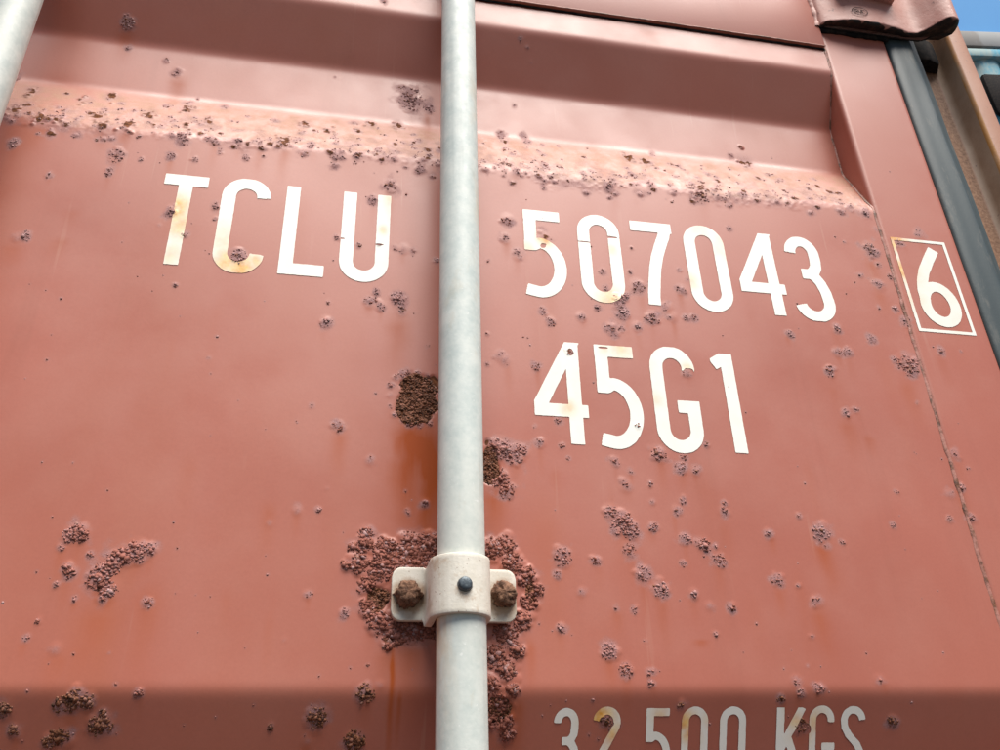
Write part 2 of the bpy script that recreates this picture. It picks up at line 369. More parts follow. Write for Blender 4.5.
def rusthole(px, py, rx_, rz_, k=1.0, crumb=.0022):
    x, z, sx, sz = scale_at(px, py); rx, rz = rx_*sx, rz_*sz
    w_ = win(x, z, rx*1.5, rz*1.5); d = np.sqrt(((GX[w_]-x)/rx)**2+((GZ[w_]-z)/rz)**2)
    m = np.clip((1.05-d+(N1[w_]-.5)*.5+(fbm(GX[w_], GZ[w_], .016, 63, 3)-.5)*1.1)*6, 0, 1)
    R[w_] = np.maximum(R[w_], m*k)
    H[w_] = H[w_]*(1-m)+m*(-.0012+.6*crumb*(N2[w_]-.35)+.0010*(N1[w_]-.5))
    B[w_] *= 1-m
    n = int(rx*rz*2.6e6)
    for _ in range(n):
        a = rng.random()*6.283; q = math.sqrt(rng.random())*.95; br = .0009+.0013*rng.random()
        bx, bz = x+rx*q*math.cos(a), z+rz*q*math.sin(a)
        w2 = win(bx, bz, br, br)
        if w2 is None: continue
        if sample(R, np.array([bx]), np.array([bz]))[0] > .5: FLK.append((bx, bz, br*.75, .70+.26*rng.random()))
        continue
        H[w2] += m.max()*.0016*np.sqrt(np.clip(1-((GX[w2]-bx)**2+(GZ[w2]-bz)**2)/br**2, 0, 1))
def streak(px, py, wpx, lpx, k):
    x, z, sx, sz = scale_at(px, py); wd = wpx*sx; x2, z2 = hit(px, min(py+lpx, 790)); L = max(z-z2, .004)
    w_ = win(x, z-L/2, wd*2.5, L*.75+.01)
    if w_ is None: return
    t = (z-GZ[w_])/L
    wob = (fbm(GX[w_]*0+px, GZ[w_], .02, 77, 2)-.5)*wd*.8
    f = np.exp(-((GX[w_]-x-wob)/wd)**2)*np.clip((t+.16)/.30, 0, 1)**1.5*np.clip(1.0-t, 0, 1)**1.1
    S[w_] = np.maximum(S[w_], k*f)
# spots read off the photograph: (px, py, radius px[, rust])
SP = [(127,22,9,.5),(129,48,5),(166,60,4),(177,72,6,.2),(198,99,3),(20,77,5),(183,137,8),(215,141,6,.3),(240,140,6),(220,151,4),(246,157,4),
(13,143,6,.2),(117,156,9,.4),(109,172,5,.2),(49,174,5),(141,159,3),(171,157,5),(195,160,4),(260,142,6),(312,144,5),(351,151,4),(370,152,4),
(412,98,15,.35),(428,108,7,.3),(355,156,5),(420,170,6),(390,186,8,.5),(440,150,6),(335,77,2),(384,2,5),(520,38,3),(528,47,3),(531,62,3),(514,106,4),
(502,138,6),(526,142,6),(545,166,5),(516,172,7),(562,160,4),(653,154,4),(632,175,5),(609,185,8,.3),(544,188,5),(680,167,6),(731,156,3),
(865,214,5),(871,250,9,.45),(876,229,4),(879,285,7,.2),(844,242,2),(878,264,4),(860,276,4),(919,235,6),(900,244,5),(890,276,4,.6),(895,308,4),(879,308,3),
(907,322,6,.8),(837,328,6,.4),(790,334,5),(871,339,5),(837,352,6),(848,352,6,.3),(830,371,7),(908,365,13,.45),(896,360,5),(941,351,5),(961,352,2),
(16,237,6,.3),(25,235,6),(171,211,7,.5),(185,235,4,.3),(216,206,5,.3),(215,219,2),(159,225,3),(239,257,9,.5),(209,358,3),(176,285,3),
(374,200,6),(337,238,4),(359,245,3,.5),(379,244,3,.8),(404,249,6,.4),(396,248,4),(412,251,4),(370,303,7),(380,306,6,.3),(398,300,9),(402,310,8,.5),(377,293,5),(326,322,7),(328,302,3),
(429,346,4,.6),(437,260,4),(487,335,3),(488,261,3,.5),(500,356,7),(487,365,3,.6),(507,220,7,.3),(505,239,6,.3),(518,255,7,.4),(544,237,7,.7),(602,271,4,.4),(605,289,4),
(630,273,4),(637,286,8,.4),(681,290,6),(687,280,4),(679,270,3),(544,311,5,.4),(550,321,6,.4),(581,317,6,.3),(597,308,4),(618,301,8,.3),(624,297,6),(623,313,8),
(612,329,8,.3),(621,329,4),(637,327,6),(652,318,8,.5),(667,307,6),(672,317,6),(686,318,4,.5),(694,318,4),(701,195,9,.6),(729,229,3,.6),(742,194,5),(631,248,2),
(504,360,7),(536,367,5),(569,352,5,.8),(687,373,6,.4),(312,406,4),(338,427,7),(370,461,6),(319,510,4),(297,511,6),(327,489,3),(424,503,6,.3),(407,513,4),(269,524,5),(365,534,10,.3),
(500,450,14,.1),(516,455,12),(498,478,14,.2),(507,490,10),(524,452,7),(541,443,6,.3),(558,421,4),(535,427,3),(562,446,4),(569,459,3),(615,461,6),(631,471,5),(626,486,8),(659,454,10,.2),
(682,468,7,.3),(696,471,6,.2),(707,445,4,.3),(684,457,4),(611,511,9),(623,522,15,.25),(630,532,10),(629,549,9),(653,527,6,.3),(652,502,4),(682,500,5),(677,510,6,.3),
(725,503,5),(724,511,6,.3),(685,539,7),(704,544,9,.3),(715,546,5),(719,560,9,.3),(683,563,4),(563,557,11),(595,560,6),(650,484,3),(638,426,4),(649,448,4),
(846,413,6,.4),(857,409,5,.3),(917,404,4,.4),(821,532,10,.3),(828,546,5,.3),(799,516,4),(770,535,6),(842,543,4),(893,525,4),(897,491,3),(950,494,6),(950,519,4,.5),(955,454,6),(960,487,6,.3),(973,518,6),(969,468,3),
(70,534,10),(82,535,10),(76,534,12,.1),(61,548,4),(68,567,8),(135,552,15,.2),(110,566,15,.2),(100,580,15,.2),(110,590,12,.3),(105,600,8),(150,549,8),(122,558,14),(90,555,4),
(148,602,6),(25,640,5),(38,621,3),(55,649,8,.2),(70,572,8),(74,600,5),(56,585,4),(109,653,2),(73,700,13,.2),(60,703,10,.2),(88,702,9,.3),(5,709,10,.2),(15,730,8),(58,737,13,.4),(48,742,9),(100,725,15,.4),(104,714,8),(139,692,6),
(307,595,6),(284,640,4),(344,613,6),(368,665,3),(366,694,12,.3),(380,685,6),(317,718,12,.6),(271,727,4),(307,742,8),(354,741,15,.3),
(558,575,5),(643,574,9,.2),(661,589,10,.4),(694,593,6),(710,606,6),(732,608,5),(616,608,5),(635,610,4),(560,629,6,.2),(610,652,10,.2),(626,669,9),(651,673,5),(651,683,5),(647,641,3),(716,634,3),(582,592,6),
(606,721,7,.8),(682,705,6,.3),(778,580,7,.3),(799,586,3),(818,601,8,.3),(797,681,8,.2),(800,693,6,.2),(819,689,7,.2),(880,680,7,.3),(782,699,5,.3),(893,721,7,.4),(802,726,9,.3),(808,666,3),(813,636,3)]
BAND = [(33,90,7),(28,95,4),(15,110,8),(40,118,11),(58,120,6),(85,99,7),(97,117,8),(112,96,6),(104,125,8),(127,124,9),(149,115,7),(155,126,5),(187,108,8),(185,125,5),(210,122,4),
(285,140,8),(305,124,6),(327,130,5),(358,131,4),(371,124,5),(398,126,5),(630,158,6),(645,162,5),(700,188,8),(745,164,7),(740,147,2)]
# the thick scab of lifted paint round the bracket
MASS = [(365,545,12),(385,550,16),(410,548,18),(430,545,16),(360,563,13),(380,568,18),(405,566,18),(428,566,15),(366,585,11),(368,607,12),(380,622,15),(395,633,15),(412,628,17),(430,630,14),(388,645,7),(347,565,7),(353,548,6),
(490,550,14),(505,546,12),(512,562,13),(525,577,13),(537,590,8),(530,602,11),(522,620,13),(505,635,16),(517,650,11),(495,655,14),(507,670,13),(513,690,9),(500,705,14),(505,722,11),(490,685,12),(490,720,10),(508,735,8)]
for s_ in MASS: blister(*s_, rust=.18, tall=2.0, dens=.8, big=1.25)
for s_ in SP:
    blister(s_[0], s_[1], s_[2], s_[3] if len(s_) > 3 else 0.0, tall=1.25, dens=1.15)
# dusty upward slope of the pressing, pitted along its lower edge
def vis_slope(z): return (z > .1) & (z < .4)
ed = .146+(N3-.5)*.026+(N1-.5)*.012; ut = .226+(N3-.5)*.006
D = np.where(vis_slope(GZ) & (GX < .458), np.clip((GZ-ed)/.006, 0, 1)*np.clip((ut-GZ)/.012, 0, 1)*np.clip(.55+1.2*(N1-.3), 0, 1), 0)
for _ in range(420):
    x = rng.uniform(-.5, .44); z = .152+rng.normal()*.010+(rng.random() < .4)*rng.uniform(0, .055)
    r = .0009+.0018*rng.random(); dome(x, z, r*1.2, r*.3)
    w_ = win(x, z, r*4, r*4)
    if w_ is None: continue
    d = np.sqrt((GX[w_]-x)**2+(GZ[w_]-z)**2)/(r*2.6)
    B[w_] = np.maximum(B[w_], np.clip(1.2-d+(N2[w_]-.5)*1.3, 0, 1)*.9)
    for _k in range(3): FLK.append((x+rng.normal()*r, z+rng.normal()*r, .0004+.0006*rng.random(), (.3+.25*rng.random() if rng.random() < .8 else .8)))
    if rng.random() < .25: R[w_] = np.maximum(R[w_], np.clip(1.0-d*1.2+(N2[w_]-.5)*2.2, 0, 1)*.8)
bm_ = (GX < .456)*np.clip((GZ-.136-(N3-.5)*.03)/.008, 0, 1)*np.clip((.196+(N3-.5)*.03-GZ)/.022, 0, 1)
B = np.maximum(B, bm_*np.clip((N1-.40)*3.2, 0, 1)*.62)
H = H+bm_*np.clip((N2-.45), 0, 1)*.0011
for px, py, r in BAND:
    x, z, sx, sz = scale_at(px, py); rx, rz = r*sx*1.25, max(r*sz*.8, r*sx)
    w_ = win(x, z, rx*1.8, rz*1.8); d = np.sqrt(((GX[w_]-x)/rx)**2+((GZ[w_]-z)/rz)**2)
    R[w_] = np.maximum(R[w_], np.clip(1.15-d*1.35+(N2[w_]-.5)*2.2, 0, 1)*.8)
    B[w_] = np.maximum(B[w_], np.clip(1.5-d+(N1[w_]-.5), 0, 1)*.5)
    for _ in range(5): dome(x+rng.normal()*rx*.5, z+rng.normal()*rz*.5, .002, .0014)
# stray pin-point blisters
for _ in range(170):
    px, py = rng.uniform(0, 960), rng.uniform(130, 745)
    x, z = hit(px, py); r = .0005+.0007*rng.random()**2; FLK.append((x, z, r, .1+.35*rng.random())); w_ = win(x, z, r*2.5, r*2.5)
    if w_: B[w_] = np.maximum(B[w_], np.clip(1.1-np.sqrt((GX[w_]-x)**2+(GZ[w_]-z)**2)/(r*2), 0, 1)*.7)
# bare flaking rust
rusthole(416, 400, 25, 27); rusthole(490, 468, 9, 22); rusthole(378, 600, 13, 15, .95); rusthole(530, 590, 6, 14, .8)
rusthole(500, 708, 13, 16, .85); rusthole(388, 640, 6, 5, .6)
for px, py in ((396,378),(402,375),(408,373),(418,373),(428,376),(391,386),(391,395),(390,406),(395,415),(402,421),(410,424),(420,425),(430,424)): blister(px, py, 3+1.5*rng.random(), .3)
# run-off stains
for s_ in [(414,416,20,190,1.2),(430,425,16,240,1.2),(402,418,9,160,.9),(422,424,42,220,.5),(393,648,3,140,1.2),(412,640,18,110,.5),(515,700,10,90,.6),(495,490,12,80,.7),(340,432,8,60,.45),(269,505,7,60,.35),(398,318,12,75,.5),(127,32,9,35,.5),(180,78,9,34,.5),(428,116,3,22,.7),
    (40,126,10,30,.5),(104,130,8,24,.5),(126,132,7,24,.5),(150,590,14,110,.36),(105,605,26,120,.36),(85,640,22,80,.25),(55,652,14,60,.28),(393,648,4,120,.9),(400,690,3,70,.7),(388,650,14,60,.45),
    (822,542,9,60,.6),(820,608,9,70,.55),(661,598,6,60,.4),(610,660,6,40,.4),(643,582,5,50,.35),(616,612,7,30,.4),(778,588,5,40,.35),(846,420,10,50,.35),(868,436,6,24,.4),(908,380,9,60,.35),
    (871,260,6,40,.4),(880,292,7,30,.35),(830,385,6,40,.25),(702,640,7,10,.6),(505,720,14,50,.5),(520,700,6,60,.5),(530,640,5,60,.45),(437,150,8,25,.3),(60,238,9,26,.35),(16,245,10,26,.35),
    (285,148,5,40,.35),(75,210,7,25,.25),(556,470,6,40,.2),(724,520,7,70,.2),(545,500,20,200,.25),(600,165,8,30,.35),(652,30,7,18,.3),(797,575,7,150,.2),(940,356,6,40,.25),(460,90,6,20,.2)]: streak(*s_)
for s_ in SP:                                     # faint rust run under most of the spots
    if s_[2] >= 5 and rng.random() < .75: streak(s_[0]+rng.normal()*1.5, s_[1]+s_[2]*.4, s_[2]*(.35+.5*rng.random()), s_[2]*(2+5*rng.random()), .14+.26*rng.random())
for _ in range(40): streak(rng.uniform(0, 980), rng.uniform(120, 640), rng.uniform(2, 16), rng.uniform(40, 200), rng.uniform(.05, .16))
# gentle oil-canning of the thin sheet
Hb = (fbm(GX, GZ, .16, 91, 2)-.5)*.0022
H = H+Hb

# ------------------------------------------------------------------ the yard
def sheet(name, x0, x1, y0, y1, z, m):
    o = mesh_obj(name, [(x0, y0, z), (x1, y0, z), (x1, y1, z), (x0, y1, z)], [(0, 1, 2, 3)], m, None, False); o['kind'] = 'structure'; return o
sheet('ground', -150, 150, -150, 150, 0, m_ground)

# ------------------------------------------------------------------ the container
root = bpy.data.objects.new('shipping_container', None); link(root); root.location = (-.605, 0, 0)
root['label'] = 'rusty oxide red shipping container with white TCLU 507043 markings and galvanised lock rods'
root['category'] = 'shipping container'
PX0, PX1 = -.512, .461
def lines(a, b, coarse, fa, fb, fine):
    l = np.concatenate([np.arange(a, fa, coarse), np.arange(fa, fb, fine), np.arange(fb, b, coarse), [b]])
    return np.unique(np.round(l, 6))
W = lambda P: P+np.array([.605, 0, OZ])           # door coordinates -> coordinates under the container's origin
def L(x, y, z): return (x+.605, y, z+OZ)
xs = lines(PX0, PX1, .008, -.485, .461, .00112); zs = lines(-1.80, .402, .01, -.425, .402, .00112)
XX, ZZ = np.meshgrid(xs, zs); h = sample(H, XX, ZZ)*np.where(ZZ < Z0, 0, 1); ny, nz = pnorm(ZZ)
P = np.stack([XX, prof(ZZ)+ny*h, ZZ+nz*h], -1)
att = {k: sample(F, XX, ZZ)*(ZZ > Z0) for k, F in (('blister', B), ('rust', R), ('stain', S), ('dust', D))}
panel = grid_obj('door_panel', W(P), m_paint, root, att)
panel['label'] = 'pressed steel door sheet with blistered paint and a dark rusted through patch'

# crumbs: jittered icosahedra half sunk in the sheet, one mesh (far too many to count)
def build_flakes():
    bm = bmesh.new(); bmesh.ops.create_icosphere(bm, subdivisions=1, radius=1); bv = np.array([v.co[:] for v in bm.verts]); bf = np.array([[v.index for v in f.verts] for f in bm.faces]); bm.free()
    A = np.array(FLK); n = len(A); x, z, r, tone = A.T; rg = np.random.default_rng(5)
    vv = bv[None]*(.40+1.0*rg.random((n, len(bv), 1)))
    th = rg.random(n)*6.283; c_, s_ = np.cos(th), np.sin(th)
    ax, az, ah = (.75+.7*rg.random(n))*r, (.75+.5*rg.random(n))*r, (.38+.42*rg.random(n))*r
    a = vv[..., 0]*ax[:, None]; b_ = vv[..., 1]*az[:, None]; cz = vv[..., 2]*ah[:, None]
    tilt = (rg.random(n)-.5)*1.0; cz = cz+a*tilt[:, None]
    u = a*c_[:, None]-b_*s_[:, None]; w_ = a*s_[:, None]+b_*c_[:, None]
    on_st = x > .4612
    h0 = sample(H, x, z)-np.where(on_st, sample(Hb, x, z), 0); n_y, n_z = pnorm(z); n_y = np.where(on_st, -1, n_y); n_z = np.where(on_st, 0, n_z); y0 = np.where(on_st, 0, prof(z))
    out = cz+(h0-.02*ah)[:, None]
    Px = x[:, None]+u; Py = y0[:, None]+n_y[:, None]*out+n_z[:, None]*w_; Pz = z[:, None]+n_z[:, None]*out-n_y[:, None]*w_
    P_ = np.stack([Px, Py, Pz], -1).reshape(-1, 3); F_ = (bf[None]+(np.arange(n)*len(bv))[:, None, None]).reshape(-1, 3)
    me = bpy.data.meshes.new('paint_flakes'); me.vertices.add(len(P_)); me.vertices.foreach_set('co', W(P_).reshape(-1).astype(np.float32))
    me.loops.add(F_.size); me.loops.foreach_set('vertex_index', F_.reshape(-1).astype(np.int32)); me.polygons.add(len(F_)); me.polygons.foreach_set('loop_start', (np.arange(len(F_))*3).astype(np.int32))
    me.update(calc_edges=True); t_ = me.attributes.new('tone', 'FLOAT', 'POINT'); t_.data.foreach_set('value', np.repeat(tone, len(bv)).astype(np.float32))
    me.materials.append(m_flake); o = link(bpy.data.objects.new('paint_flakes', me), panel); o['kind'] = 'stuff'; print('flakes', n)
build_flakes()

# stile (hollow section along the hinge side), same wear fields
def stile(name, x0, x1, wear):
    r = .005
    prof_xy = [(x0, .07), (x0, .04), (x0, r)]+[(x0+r-r*math.cos(a), r-r*math.sin(a)) for a in (.4, .8, 1.2)]
    nfront = int((x1-x0-2*r)/(.00112 if wear else .008))
    prof_xy += [(x0+r+(x1-x0-2*r)*i/nfront, 0) for i in range(nfront+1)]
    prof_xy += [(x1-r+r*math.sin(a), r-r*math.cos(a)) for a in (.4, .8, 1.2)]+[(x1, r), (x1, .04), (x1, .07)]
    pa = np.array(prof_xy); zz = lines(-1.90, .56, .02, -.30, .46, .00112) if wear else np.array([-1.9, -1, 0, .56])
    X_, Z_ = np.meshgrid(pa[:, 0], zz); Y_ = np.repeat(pa[None, :, 1], len(zz), 0).copy()
    front = np.clip(1-Y_/r, 0, 1)
    A = None
    if wear:
        ok = (Z_ > Z0) & (Z_ < Z1); Y_ -= sample(H-Hb, X_, Z_)*front*ok
        A = {k: sample(F, X_, Z_)*front*ok for k, F in (('blister', B), ('rust', R), ('stain', S), ('dust', D*0))}
    return grid_obj(name, W(np.stack([X_, Y_, Z_], -1)), m_paint if wear else m_plain, root, A)
st_r = stile('door_stile', .4612, .552, True)
st_r['label'] = 'upright door edge with boxed check digit 6'
stile('door_stile', -.598, -.5125, False)
# top and bottom rails of the leaf; the top rail laps the sheet with a small lip
box('door_rail', *[v+.605 for v in (PX0+.0005, PX1-.0005)], -.0045, .05, .4022+OZ, .56+OZ, m_plain, root, .0022)
box('door_rail', *[v+.605 for v in (PX0+.0005, PX1-.0005)], -.003, .05, -1.9+OZ, -1.80+OZ, m_plain, root, .002)

# weld beads: lumpy strips
def bead(name, path, rad, seed, m=m_weld, parent=root, flat=.55):
    """path: (n,3); bead with a half-round section facing -y"""
    path = np.asarray(path); n = len(path); T = np.gradient(path, axis=0); T /= np.linalg.norm(T, axis=1)[:, None]
    Yv = np.array([0, -1., 0]); Nn = np.cross(T, Yv); Nn /= np.linalg.norm(Nn, axis=1)[:, None]; U = np.cross(Nn, T)
    s_ = np.concatenate([[0], np.cumsum(np.linalg.norm(np.diff(path, axis=0), axis=1))])
    rr_ = rad*(.7+.6*fbm(s_, s_*0+seed, .006, seed, 3)); off = (fbm(s_, s_*0+seed+5, .012, seed+9, 2)-.5)*rad*.9
    an = np.linspace(-1.9, 1.9, 9); G = np.zeros((n, 9, 3))
    for k, a in enumerate(an): G[:, k] = path+Nn*(rr_*math.sin(a)+off)[:, None]+U*(rr_*math.cos(a)*flat)[:, None]
    return grid_obj(name, W(G), m, parent, flip=True)
zz = np.arange(-1.8, .56, .0022)
bead('weld_seam', np.stack([np.full_like(zz, .4612), prof(zz)+.0004*(prof(zz) < .001), zz], -1), .0022, 3, parent=panel)
xx = np.arange(PX0, PX1, .0025)
bead('weld_seam', np.stack([xx, np.full_like(xx, -.0008), np.full_like(xx, .4006)], -1), .0015, 8, m_black, parent=panel)  # black bead at the joint, drawn as the shade under the rail lip
bead('weld_seam', np.stack([xx, np.full_like(xx, -.0040), np.full_like(xx, .4036)], -1), .0011, 28, m_weld, parent=panel)

# ------------------------------------------------------------------ markings: strokes -> signed distance -> contoured sheets
def arc(cx, cy, rx, ry, a0, a1, n=22):
    return [(cx+rx*math.cos(math.radians(a0+(a1-a0)*i/n)), cy+ry*math.sin(math.radians(a0+(a1-a0)*i/n))) for i in range(n+1)]
W2 = 6.1                                             # half stroke of the 100 mm lettering
def stroke_sdf(u, v, pts, hw, loop=False):
    d = np.full(u.shape, 1e3); pts = np.array(pts, float); n = len(pts)-1
    for i in range(n):
        a, b_ = pts[i], pts[i+1]; e = b_-a; Ln = math.hypot(*e)
        if Ln < 1e-6: continue
        e /= Ln; t = (u-a[0])*e[0]+(v-a[1])*e[1]; pr = np.abs((u-a[0])*-e[1]+(v-a[1])*e[0])
        tc = np.clip(t, 0, Ln); di = np.hypot(pr, t-tc)-hw
        bt = np.maximum(pr-hw, np.maximum(-t, t-Ln))
        if i == 0: di = np.where(t < 0, np.maximum(bt, di), di)
        if i == n-1: di = np.where(t > Ln, np.maximum(bt, di), di)
        d = np.minimum(d, di)
    for e, f in (() if loop else ((pts[0], pts[1]), (pts[-1], pts[-2]))):            # square-cut ends
        k = (e-f)/max(math.hypot(*(e-f)), 1e-6); al = (u-e[0])*k[0]+(v-e[1])*k[1]; near = np.hypot(u-e[0], v-e[1]) < hw*1.6
        d = np.where(near & (al > 0), np.maximum(d, al), d)
    return d
GL = {  # millimetres, baseline 0, cap height 100, centre lines
 'T': [[(0,94),(38,94)],[(19,94),(19,0)]],
 'C': [arc(21.5,82,15.5,15.5,0,180,20)+arc(21.5,18,15.5,15.5,180,360,20)],
 'L': [[(6.1,100),(6.1,0)],[(0,6.1),(39,6.1)]],
 'U': [[(6.1,100),(6.1,20)]+arc(22,20.5,15.9,15.9,180,360)+[(37.9,100)]],
 '5': [[(2,94),(38,94)],[(8,100),(8,52)],[(2,57),(11,57),(15,60)]+arc(15.5,32,20.3,28.3,84,-97,34)+[(2.5,6.2)]],
 '0': [arc(21.5,80,15.4,16.3,0,180)+arc(21.5,20,15.4,16.3,180,360)+[(36.9,80),(36.9,81)]],
 '7': [[(0,93.8),(43,93.8)],[(36.6,94),(34,84),(28.5,70),(24,57),(20.5,43),(18,28),(15.8,13),(15,0)]],
 '4': [[(36.5,100),(36.5,0)],[(2.4,30.2),(39,103.4)],[(0,31.3),(48,31.3)]],
 '3': [arc(20,79,13,15.6,178,0,20)+[(33,71),(32,63),(28.5,57),(24,53.8),(15,53.6)],[(15,53.5),(24,53.5),(29,50),(33,43),(36,32),(37,21)]+arc(21.3,18.5,15.7,16.3,0,-168,22)],
 '6': [[(36,98.5),(26,84),(16,68),(10,54),(7.3,42)]+arc(23,26,16.8,20,160,360,18)+arc(23,26,16.8,23.5,0,165,18)],
 'G': [arc(21.5,81,15.4,16.5,-8,180,20)+arc(21.5,19,15.4,16,180,360,20)+[(36.9,45)],[(22.5,42),(43,42)]],
 '1': [[(13,100),(13,0)],[(-1,88),(13,97)]],
 '2': [arc(21.5,80,15.4,16.5,172,-20,20)+[(33,68),(22,48),(12,30),(7,14),(6.3,4)],[(0,6.1),(43,6.1)]],
 'K': [[(6.1,100),(6.1,0)],[(38,100),(7,38)],[(17,56),(37,0)]],
 'S': [arc(21.5,80,15.4,16.5,5,175,16)+[(7.5,70),(14,59),(29,44),(36.5,30)]+arc(21.5,21,15.4,17,5,-175,16)],
}
BOXES = {}
def glyph_sdf(ch, u, v, hw):
    d = np.full(u.shape, 1e3)
    for p_ in GL[ch]: d = np.minimum(d, stroke_sdf(u, v, p_, hw, ch in '06'))
    ov = 0 if ch in 'TLU4715K' else 3; un = 0 if ch in 'TL417K' else 3
    d = np.maximum(d, np.maximum(-un-v, v-100-ov))
    return np.maximum(d, -u-(3 if ch == '1' else 0)) if ch in '4L1TK' else (np.maximum(d, u-43) if ch == '7' else d)
def contour(sd, U, V):
    """marching squares -> (points, faces); inside is sd<0"""
    pts = []; key = {}; faces = []
    Rw, Cw = sd.shape; ins = sd < 0
    def vid(k, p):
        if k not in key: key[k] = len(pts); pts.append(p)
        return key[k]
    cnt = ins[:-1, :-1].astype(int)+ins[:-1, 1:]+ins[1:, 1:]+ins[1:, :-1]
    for j, i in zip(*np.nonzero(cnt)):
        cs = ((j, i), (j, i+1), (j+1, i+1), (j+1, i)); f = []
        for k in range(4):
            a, b_ = cs[k], cs[(k+1) % 4]
            if ins[a]: f.append(vid(a, (U[a], V[a])))
            if ins[a] != ins[b_]:
                t = sd[a]/(sd[a]-sd[b_]); e = (min(a, b_), max(a, b_))
                f.append(vid(e, (U[a]+(U[b_]-U[a])*t, V[a]+(V[b_]-V[a])*t)))
        if len(f) > 2 and len(set(f)) == len(f): faces.append(f)
    return np.array(pts), faces
# marks on the white paint only: rust bleeding (px, py, r px, strength) and chips (px, py, rx, ry)
BLEED = [(177,208,13,.9),(180,225,16,.6),(172,255,14,.35),(240,268,20,.8),(226,262,16,.7),(225,240,18,.35),(256,262,10,.6),(383,230,5,.5),(391,200,8,.35),(545,238,9,.9),(527,250,9,.4),(611,300,14,.6),(612,250,6,.4),
 (726,245,16,.25),(700,228,14,.2),(690,282,8,.4),(604,350,6,.3),(622,350,14,.4),(568,408,8,.5),(655,400,8,.25),(687,368,6,.4),(645,365,8,.2),(895,240,14,.8),(903,270,14,.7),(915,300,12,.3),
 (600,716,16,.95),(612,735,16,.6),(660,715,10,.5),(683,720,12,.95),(690,735,10,.7),(710,720,10,.3),(796,722,10,.6),(803,735,12,.5),(815,722,14,.5),(826,730,10,.5),(590,712,8,.6)]
CHIP = [(239,256,7,5),(546,237,5,2.0),(551,241,4,1.2),(611,237.5,9,1.0),(584,242,9,.5),(379,244.6,5,1.1),(570,352,3.2,4.2),(602,348,5,1.0),(606,722,8,7),(338,238,6,.8),(171,211,4,4),(186,235.5,4,1.8),(806,728,5,7),(543,246,3,2.5),(688,372,5,3)]
BLEED_W = [(*scale_at(a, b_), r, k) for a, b_, r, k in BLEED]
CHIP_W = [(*scale_at(a, b_), rx, ry) for a, b_, rx, ry in CHIP]
def marking(name, sdf_fn, u0, u1, v0, v1, step, x0, zb, hw_map, parent, surf, label=None):
    us = np.arange(u0-2, u1+2, step); vs_ = np.arange(v0-4, v1+4, step); U, V = np.meshgrid(us, vs_)
    sd_ = sdf_fn(U, V); kz = hw_map
    X_, Z_ = x0+U*.001, zb+V*.001*kz
    for cx, cz, sx, sz, rx, ry in CHIP_W:
        q = np.sqrt(((X_-cx)/(rx*sx))**2+((Z_-cz)/(ry*sz))**2)
        if q.min() > 3: continue
        sd_ = np.maximum(sd_, (1-q+(fbm(X_, Z_, .004, 5, 2)-.5)*.9)*min(rx, ry)*.8)
    sd_ = sd_+(fbm(X_, Z_, .003, 15, 2)-.5)*.35
    pts, faces = contour(sd_, U, V)
    px_, pz_ = x0+pts[:, 0]*.001, zb+pts[:, 1]*.001*kz
    bleed = np.zeros(len(pts)); rustv = sample(R, px_, pz_)*.9
    for cx, cz, sx, sz, r, k in BLEED_W:
        q = ((px_-cx)/(r*sx))**2+((pz_-cz)/(r*sz))**2; bleed = np.maximum(bleed, 1.25*k*np.exp(-q*1.1))
    bleed = np.maximum(bleed, sample(S, px_, pz_)*.8)
    if surf == 'panel':
        hh = sample(H, px_, pz_)+.00035; n_y, n_z = pnorm(pz_); Pp = np.stack([px_, prof(pz_)+n_y*hh, pz_+n_z*hh], -1)
    else:
        hh = sample(H-Hb, px_, pz_)+.00035; Pp = np.stack([px_, -hh, pz_], -1)
    o = mesh_obj(name, W(Pp), faces, m_white, parent)
    for k, v in (('stain', bleed), ('rust', rustv)):
        a = o.data.attributes.new(k, 'FLOAT', 'POINT'); a.data.foreach_set('value', np.clip(v, 0, 1).astype(np.float32))
    if label: o['label'] = label
    return o
def glyph(ch, x0, zb, size=100, kz=1.0, parent=panel, surf='panel', sxw=1.0):
    s_ = size/100
    hw = W2*(1.0 if size == 100 else .92)
    f = lambda u, v: glyph_sdf(ch, u/s_/sxw, v/s_, hw)*s_
    nm = 'digit' if ch.isdigit() else 'letter'
    marking(nm, f, -2, 50*s_*sxw, 0, 100*s_, .62 if size == 100 else .55, x0, zb, kz, parent, surf, 'white painted %s %s' % (nm, ch))
for ch, x in (('T',-.263),('C',-.2115),('L',-.155),('U',-.103),('5',.067),('0',.1225),('7',.178),('0',.2325),('4',.2855),('3',.341)): glyph(ch, x, 0.0)
for ch, x in (('4',.0705),('5',.1265),('G',.1795),('1',.2425)): glyph(ch, x, -.149)
for ch, x, k in (('3',.0745,1),('2',.1045,1),('5',.1445,1),('0',.173,1),('0',.2035,1),('K',.2495,1.12),('G',.2765,1),('S',.303,1)): glyph(ch, x, -.4035, 50, .915, sxw=k)
glyph('6', .4825, .003, 100, 1, st_r, 'stile')
def box_sdf(u, v):
    o = np.maximum(np.abs(u-32.5)-32.5, np.abs(v-59)-59); i = np.maximum(np.abs(u-32.5)-29, np.abs(v-59)-55.5); return np.maximum(o, -i)
marking('check_digit_frame', box_sdf, 0, 65, 0, 118, .7, .4708, -.0045, 1.0, st_r, 'stile', 'thin white painted rectangle round the check digit')

